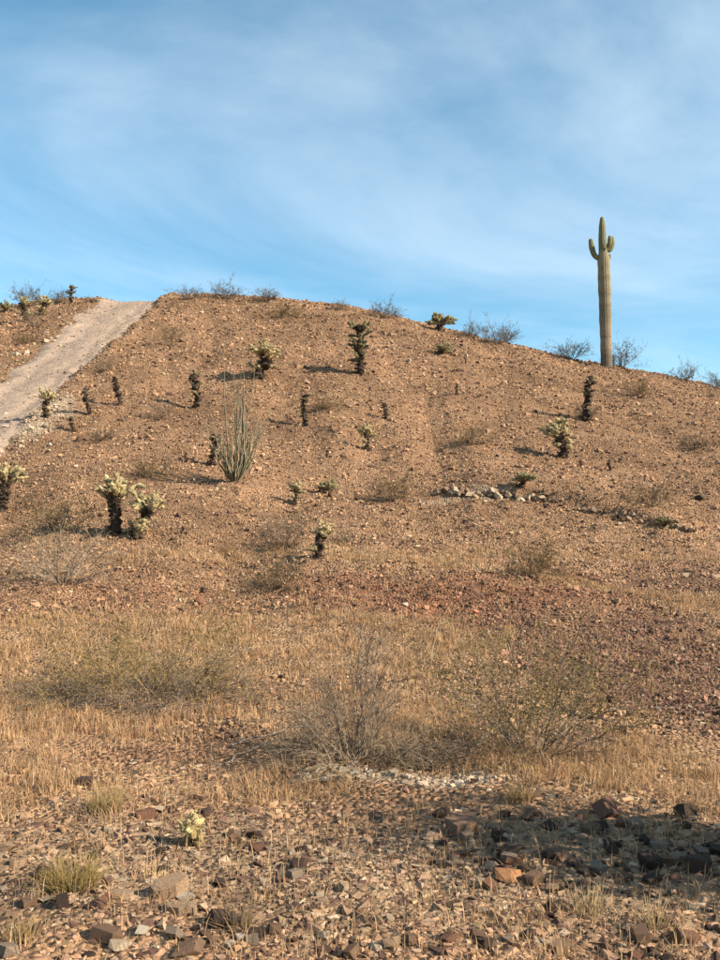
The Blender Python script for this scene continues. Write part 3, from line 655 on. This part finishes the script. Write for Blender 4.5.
# ------------------------------------------------------------------ cholla
def joint(G, p, d, L, R, col, r, spines=26, sc=None):
    d = d / np.linalg.norm(d); u = np.cross(d, r.normal(size=3)); u /= np.linalg.norm(u); w = np.cross(d, u)
    t = np.linspace(0, 1, 6); prof_ = np.array([.35, .85, 1.0, .98, .75, .2]); k = 7; a = np.arange(k) * 2 * math.pi / k
    rr = R * prof_[:, None] * (1 + r.normal(0, .1, (6, k)))
    v = (p + d * (L * t)[:, None])[:, None] + rr[..., None] * (np.cos(a)[None, :, None] * u + np.sin(a)[None, :, None] * w)
    i = np.arange(5)[:, None] * k; j = np.arange(k)[None]; j2 = (j + 1) % k
    f = np.concatenate([np.stack([i + j, i + j2, i + k + j], -1).reshape(-1, 3), np.stack([i + j2, i + k + j2, i + k + j], -1).reshape(-1, 3), [[35, 35 + q, 36 + q] for q in range(1, k - 1)]])
    G.add(v.reshape(-1, 3), f, np.clip(np.repeat(col[None], 42, 0) * r.uniform(.8, 1.15, (42, 1)), 0, .85))
    if spines:
        s = r.random(spines); th = r.random(spines) * 6.283; n_ = np.cos(th)[:, None] * u + np.sin(th)[:, None] * w; n_ = n_ + d * r.uniform(-.3, .9, (spines, 1)); n_ /= np.linalg.norm(n_, axis=1)[:, None]
        b = p + d * (L * s)[:, None] + n_ * R * .8; tip = b + n_ * R * r.uniform(.7, 1.3, (spines, 1)); wv = np.cross(n_, d); wv = wv / (np.linalg.norm(wv, axis=1)[:, None] + 1e-6) * R * .13
        V = np.stack([b - wv, b + wv, tip], 1).reshape(-1, 3); F = np.arange(spines * 3).reshape(-1, 3)
        G.add(V, F, np.clip(np.array(sc if sc is not None else col * 1.15), 0, .85))
PALE = np.array([.53, .43, .23]); GREENY = np.array([.33, .285, .145]); DEADJ = np.array([.07, .048, .034])
def cholla_meshes(seed, Hc, trunk_f, arms, pale, arm_up=.9, spread=.3, trunk_r=.055, dead=34, chain=3, jl=.13, tiers=((1.0, 1.0),), lean=0.0, jr=.033, dj=DEADJ, dsp=(.12, .088, .06)):
    """Hc metres tall; trunk_f share of height taken by the bare trunk; tiers: (height share of crown start, share of arms)"""
    r = np.random.default_rng(seed); T = Geo(); Cw = Geo(); D = Geo(); th = Hc * trunk_f
    n = 9; P = np.zeros((n, 3)); P[:, 2] = np.linspace(-.04, th, n); P[:, :2] += np.cumsum(r.normal(0, .03, (n, 2)), axis=0); P[:, 0] += lean * np.linspace(0, 1, n) * th; P[0, :2] = 0
    T.tube(P, trunk_r * np.linspace(1.15, .75, n) * r.uniform(.85, 1.15, n), np.array([.05, .036, .028]), 7)
    for q in range(dead):                                         # dead hanging joints along the trunk
        s = r.uniform(.06, 1); k = min(int(s * (n - 1)), n - 2); c = P[k] + (P[k + 1] - P[k]) * (s * (n - 1) - k); a = r.random() * 6.283; d = np.array([math.cos(a), math.sin(a), r.uniform(-.9, .5)])
        joint(D, c + d * trunk_r * .4, d, jl * r.uniform(.55, 1.05), jr * r.uniform(.8, 1.2), np.array(dj) * r.uniform(.6, 1.6), r, 12, np.array(dsp))
    for fr, sh in tiers:
        for q in range(max(1, int(arms * sh))):
            a = r.random() * 6.283; el = r.uniform(.1, 1.4) * arm_up; k = int(np.clip(fr * (n - 1) + r.uniform(-1.2, 0), 1, n - 1)); p = P[k].copy(); d = np.array([math.cos(a) * math.cos(el), math.sin(a) * math.cos(el), math.sin(el)])
            for c in range(chain):
                L = jl * r.uniform(.75, 1.2) * (Hc * (1 - trunk_f) / (chain * jl * .8) if fr >= .99 else 1) ** .5
                col = pale * r.uniform(.55, 1.2) if c >= (1 if chain > 1 else 0) or r.random() < .4 else (DEADJ * 2.2)
                joint(Cw, p, d, L, jr * r.uniform(.85, 1.15), col, r, 30)
                if c > 0:
                    for z in range(r.integers(1, 4)):
                        dd = d + r.normal(0, .8, 3); joint(Cw, p + d * L * r.uniform(.4, .9), dd, L * r.uniform(.5, .85), jr * r.uniform(.75, 1), pale * r.uniform(.5, 1.2), r, 26)
                p = p + d * L * .95; d = d + r.normal(0, .3, 3) + np.array([0, 0, spread])
    tip = Cw
    return T.mesh('cholla_trunk', M_WOOD, True), (D.mesh('cholla_dead_joints', M_SPINE) if dead else None), tip.mesh('cholla_crown', M_SPINE)
CH = {
    'full': [(1.6, cholla_meshes(70 + k, 1.6, .66, 38, PALE, .95, .28, .085, 84, 2, .14, ((1.0, 1.0),), 0, .043)) for k in range(2)],
    'lean': [(1.2, cholla_meshes(80, 1.2, .62, 34, PALE, .95, .26, .07, 60, 2, .13, ((1.0, .8), (.4, .3)), .45, .042))],
    'pole': [(1.3, cholla_meshes(90 + k, 1.3, .84, 3, PALE * .6, .9, .3, .045, 52, 1 + k % 2, .13, ((1.0, 1.0), (.8, .8), (.55, .7)), (-.12, .1, .2, -.05, .0)[k])) for k in range(5)],
    'tier': [(1.8, cholla_meshes(95, 1.8, .84, 14, GREENY * .65, .7, .15, .06, 80, 2, .14, ((1.0, 1.0), (.68, 1.0), (.4, .3)), 0, .04))],
    'low': [(.55, cholla_meshes(98 + k, .55, .35, 22, GREENY * 1.1, .9, .1, .05, 16, 2, .11, ((1.0, 1.0),), 0, .036)) for k in range(2)],
    'mid': [(1.1, cholla_meshes(105 + k, 1.1, .68, 20, PALE, .95, .25, .06, 60, 2, .115, ((1.0, 1.0), (.5, .3)), 0, .036)) for k in range(3)],
    'baby': [(.36, cholla_meshes(110, .30, .62, 13, np.array([.60, .47, .23]), 1.2, .5, .045, 60, 1, .075, ((1.0, 1.0), (.85, .7)), 0, .027, np.array([.24, .18, .085]), (.42, .33, .16)))],
}
WID = {'full': 1.12, 'lean': 1.12, 'mid': 1.2, 'pole': 1.4, 'tier': 1.15, 'low': 1.1, 'baby': 1.15}
def place_cholla(px, py, hpx, kind, label, rz=None, v=None, wide=1.0):
    p = gp(px, py); Hc, (tm, dm, cm) = CH[kind][(v if v is not None else random.randrange(len(CH[kind]))) % len(CH[kind])]; s = hpx * pxm(p[1]) / (Hc * 1.06)
    t = thing('cholla_cactus', label, 'cactus', p - np.array([0, 0, .02]), random.uniform(0, 6.28) if rz is None else rz, (s * wide * WID[kind], s * wide * WID[kind], s), 'chollas scattered over the hill', (random.uniform(-.08, .08), random.uniform(-.08, .08)))
    obj('trunk', tm, t)
    if dm: obj('dead_joints', dm, t)
    obj('crown', cm, t)
for a in [(113, 534, 71, 'full', 'tall pale crowned cholla on black trunk, left of the near pair', 0.0, 0, 1.05),
          (134, 538, 52, 'lean', 'cholla leaning right, the shorter of the near pale pair', 0.0, 0, 1.2),
          (2, 511, 58, 'full', 'bushy pale cholla cut off by the left edge', 1.0, 1, 1.1),
          (361, 374, 62, 'tier', 'dark two tiered cholla standing high on the middle slope', None, 0, 1.0),
          (255, 378, 42, 'mid', 'bushy pale cholla high on the slope behind the ocotillo', None, 0, 1.4),
          (199, 407, 42, 'pole', 'thin leaning cholla left above the ocotillo', None, 3, 1.0),
          (305, 427, 40, 'pole', 'straight dark pole cholla right of the ocotillo', None, 1, .85),
          (368, 451, 31, 'mid', 'small cholla with pale top below the dark two tiered one', None, 1, .9),
          (386, 421, 24, 'pole', 'short dark cholla below the two tiered one, on its right', None, 2, 1.1),
          (211, 465, 40, 'pole', 'dark thin cholla touching the left side of the ocotillo', None, 0, 1.0),
          (117, 405, 36, 'pole', 'thin slanting cholla, right one of three beside the road', 3.1, 2, .9),
          (86, 415, 34, 'pole', 'thin dark cholla, middle one of three beside the road', None, 2, .9),
          (46, 418, 33, 'mid', 'knobbly dark armed cholla at the stony road edge', None, 2, .9),
          (73, 432, 20, 'pole', 'short stub cholla beside the stony road edge', None, 0, 1.2),
          (586, 421, 57, 'pole', 'tall thin dark cholla with pale tip below the saguaro', None, 4, .85),
          (563, 457, 42, 'mid', 'pale sided cholla on the right slope above the ledge', None, 0, 1.3),
          (294, 505, 28, 'mid', 'small cholla below the ocotillo to its right', None, 1, .9),
          (317, 558, 42, 'mid', 'cream topped cholla at the foot of the middle slope', None, 2, 1.0),
          (608, 470, 14, 'pole', 'tiny cholla stub on the right slope', None, 2, 1.3),
          (457, 395, 15, 'pole', 'tiny dark stump like cholla alone on the upper middle slope', None, 0, .9),
          (72, 303, 21, 'tier', 'small knobbly cholla standing on the left skyline', None, 0, 1.2),
          (44, 316, 24, 'mid', 'pale cholla on the left crest, right one of two', None, 0, 1.2),
          (28, 320, 26, 'mid', 'pale cholla on the left crest, left one of two', None, 1, 1.2),
          (4, 312, 12, 'low', 'low cholla on the crest at the left edge', None, 0, 1.0),
          (435, 330, 20, 'low', 'rounded bushy cholla on the skyline right of centre', None, 1, 1.2),
          (440, 354, 13, 'low', 'small green low cholla just under the skyline', None, 0, 1.3),
          (517, 486, 16, 'low', 'low pale cholla just above the rock ledge', None, 1, 1.4),
          (327, 492, 14, 'low', 'small pale tufted cholla right of the ocotillo foot', None, 0, 1.2),
          (327, 458, 11, 'pole', 'tiny dark cholla stub between the ocotillo and small cholla', None, 1, 1.4),
          (660, 527, 13, 'low', 'low pale cholla at the right tail of the ledge', None, 1, 1.4),
          (185, 462, 12, 'pole', 'tiny dark cholla left of the ocotillo shadow', None, 2, 1.3),
          (466, 364, 9, 'pole', 'tiny cholla sprout under the right skyline', None, 2, 1.2),
          (190, 843, 52, 'baby', 'little fuzzy cream cholla alone in the near gravel', None, 0, .9)]:
    place_cholla(a[0], a[1], a[2], a[3], a[4], a[5], a[6], a[7])

# ------------------------------------------------------------------ saguaro
def ribbed(P, R, nrib, cfun, depth=.055, sub=4):
    P = np.asarray(P, float); R = np.asarray(R, float); n = len(P); k = nrib * sub
    T = np.gradient(P, axis=0); T /= np.linalg.norm(T, axis=1)[:, None]; ref = np.array([0, 1., 0]); U = np.cross(T, ref); U /= np.linalg.norm(U, axis=1)[:, None]; W = np.cross(T, U)
    a = np.arange(k) * 2 * math.pi / k; rib = 1 + depth * (np.abs(np.cos(a * nrib / 2)) * 2 - 1.2); rr = R[:, None] * rib[None]
    v = P[:, None] + rr[..., None] * (np.cos(a)[None, :, None] * U[:, None] + np.sin(a)[None, :, None] * W[:, None])
    i = np.arange(n - 1)[:, None] * k; j = np.arange(k)[None]; j2 = (j + 1) % k
    f = np.concatenate([np.stack([i + j, i + j2, i + k + j], -1).reshape(-1, 3), np.stack([i + j2, i + k + j2, i + k + j], -1).reshape(-1, 3)])
    c = cfun(np.linspace(0, 1, n)[:, None, None] * np.ones((1, k, 1)), ((rib - rib.min()) / np.ptp(rib))[None, :, None] * np.ones((n, 1, 1)))
    G = Geo(); G.add(v.reshape(-1, 3), f, c.reshape(-1, 3)); return G
SKIN = np.array([.225, .195, .12]); WOODY = np.array([.25, .195, .135]); GREEN = np.array([.13, .145, .065])
def mixc(a, b, t): return a * (1 - t) + b * t
p = gp(606.5, 367); S = pxm(p[1]); e = thing('saguaro_cactus', 'tall ribbed saguaro with stubby arms standing on the right skyline', 'cactus', p - np.array([0, 0, .1]))
def px3(x, y, d=0): return np.array([(x - 606.5) * S, d, (367 - y) * S + .1])
def dome(P, R):  # add rounded end rings
    P = list(P); R = list(R); d = (P[-1] - P[-2]); d = d / np.linalg.norm(d); r0 = R[-1]; b = P[-1]
    for q in (.35, .6, .8, .93, .995): P.append(b + d * r0 * q * 1.1); R.append(r0 * math.sqrt(max(1 - q * q, .01)))
    return np.array(P), np.array(R)
def smooth_path(P, n):
    P = np.array(P); t = np.linspace(0, len(P) - 1, n); Q = np.stack([np.interp(t, np.arange(len(P)), P[:, k]) for k in range(3)], -1)
    for _ in range(3): Q[1:-1] = (Q[:-2] + 2 * Q[1:-1] + Q[2:]) / 4
    return Q
yy = np.linspace(372, 253, 46); xs = np.interp(yy, [253, 300, 366, 372], [603.4, 604.9, 606.5, 606.5]); R = np.interp(yy, [253, 260, 290, 330, 360, 372], [4.6, 5.9, 5.9, 5.5, 5.2, 5.6]) * S * (1 + .05 * np.sin(yy * .31) * np.sin(yy * .13 + 1))
P, R = dome([px3(a, b) for a, b in zip(xs, yy)], R)
def ctrunk(t, r):
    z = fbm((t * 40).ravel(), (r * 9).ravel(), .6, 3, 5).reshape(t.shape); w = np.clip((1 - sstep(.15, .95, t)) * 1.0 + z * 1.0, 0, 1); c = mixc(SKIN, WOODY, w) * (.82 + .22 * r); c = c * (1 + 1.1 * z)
    return np.clip(np.where((t < .15 + .15 * z), mixc(c, np.array([.12, .095, .07]), .75), np.where((z > .22) & (t < .55), c * .45, c)), .02, .7)
obj('trunk', ribbed(P, R, 19, ctrunk).mesh('saguaro_trunk', M_SAG, True), e)
yy = np.linspace(258, 219, 22); xs = np.interp(yy, [219, 240, 258], [602.0, 602.4, 603.2]); R = np.interp(yy, [219, 226, 238, 250, 258], [2.0, 3.1, 3.8, 4.0, 3.4]) * S
P, R = dome([px3(a, b) for a, b in zip(xs, yy)], R)
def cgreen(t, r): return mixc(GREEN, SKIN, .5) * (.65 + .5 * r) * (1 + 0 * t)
obj('stem_tip', ribbed(P, R, 14, cgreen).mesh('saguaro_tip', M_SAG, True), e)
for pts, rr in [([(601, 259, 0), (597, 258, 0), (594, 255, 0), (592.3, 250, 0), (591.4, 245, 0), (590.8, 241, 0)], 2.6), ([(606, 251, -.05), (609, 250.5, -.05), (611, 247, -.05), (611.4, 242, -.05), (611.6, 239.5, -.05)], 2.9),
                ([(606, 249, -.3), (607.2, 246, -.42), (607.6, 242, -.45), (607.6, 240, -.45)], 2.0), ([(607, 259, .1), (609.5, 258, .1), (610.2, 255, .1)], 1.5)]:
    Q = smooth_path([px3(*q) for q in pts], 16); P, R = dome(Q, rr * S * np.interp(np.linspace(0, 1, 16), [0, .3, .7, 1], [.8, .95, 1.1, .85])); obj('arm', ribbed(P, R, 10, cgreen).mesh('saguaro_arm', M_SAG, True), e)
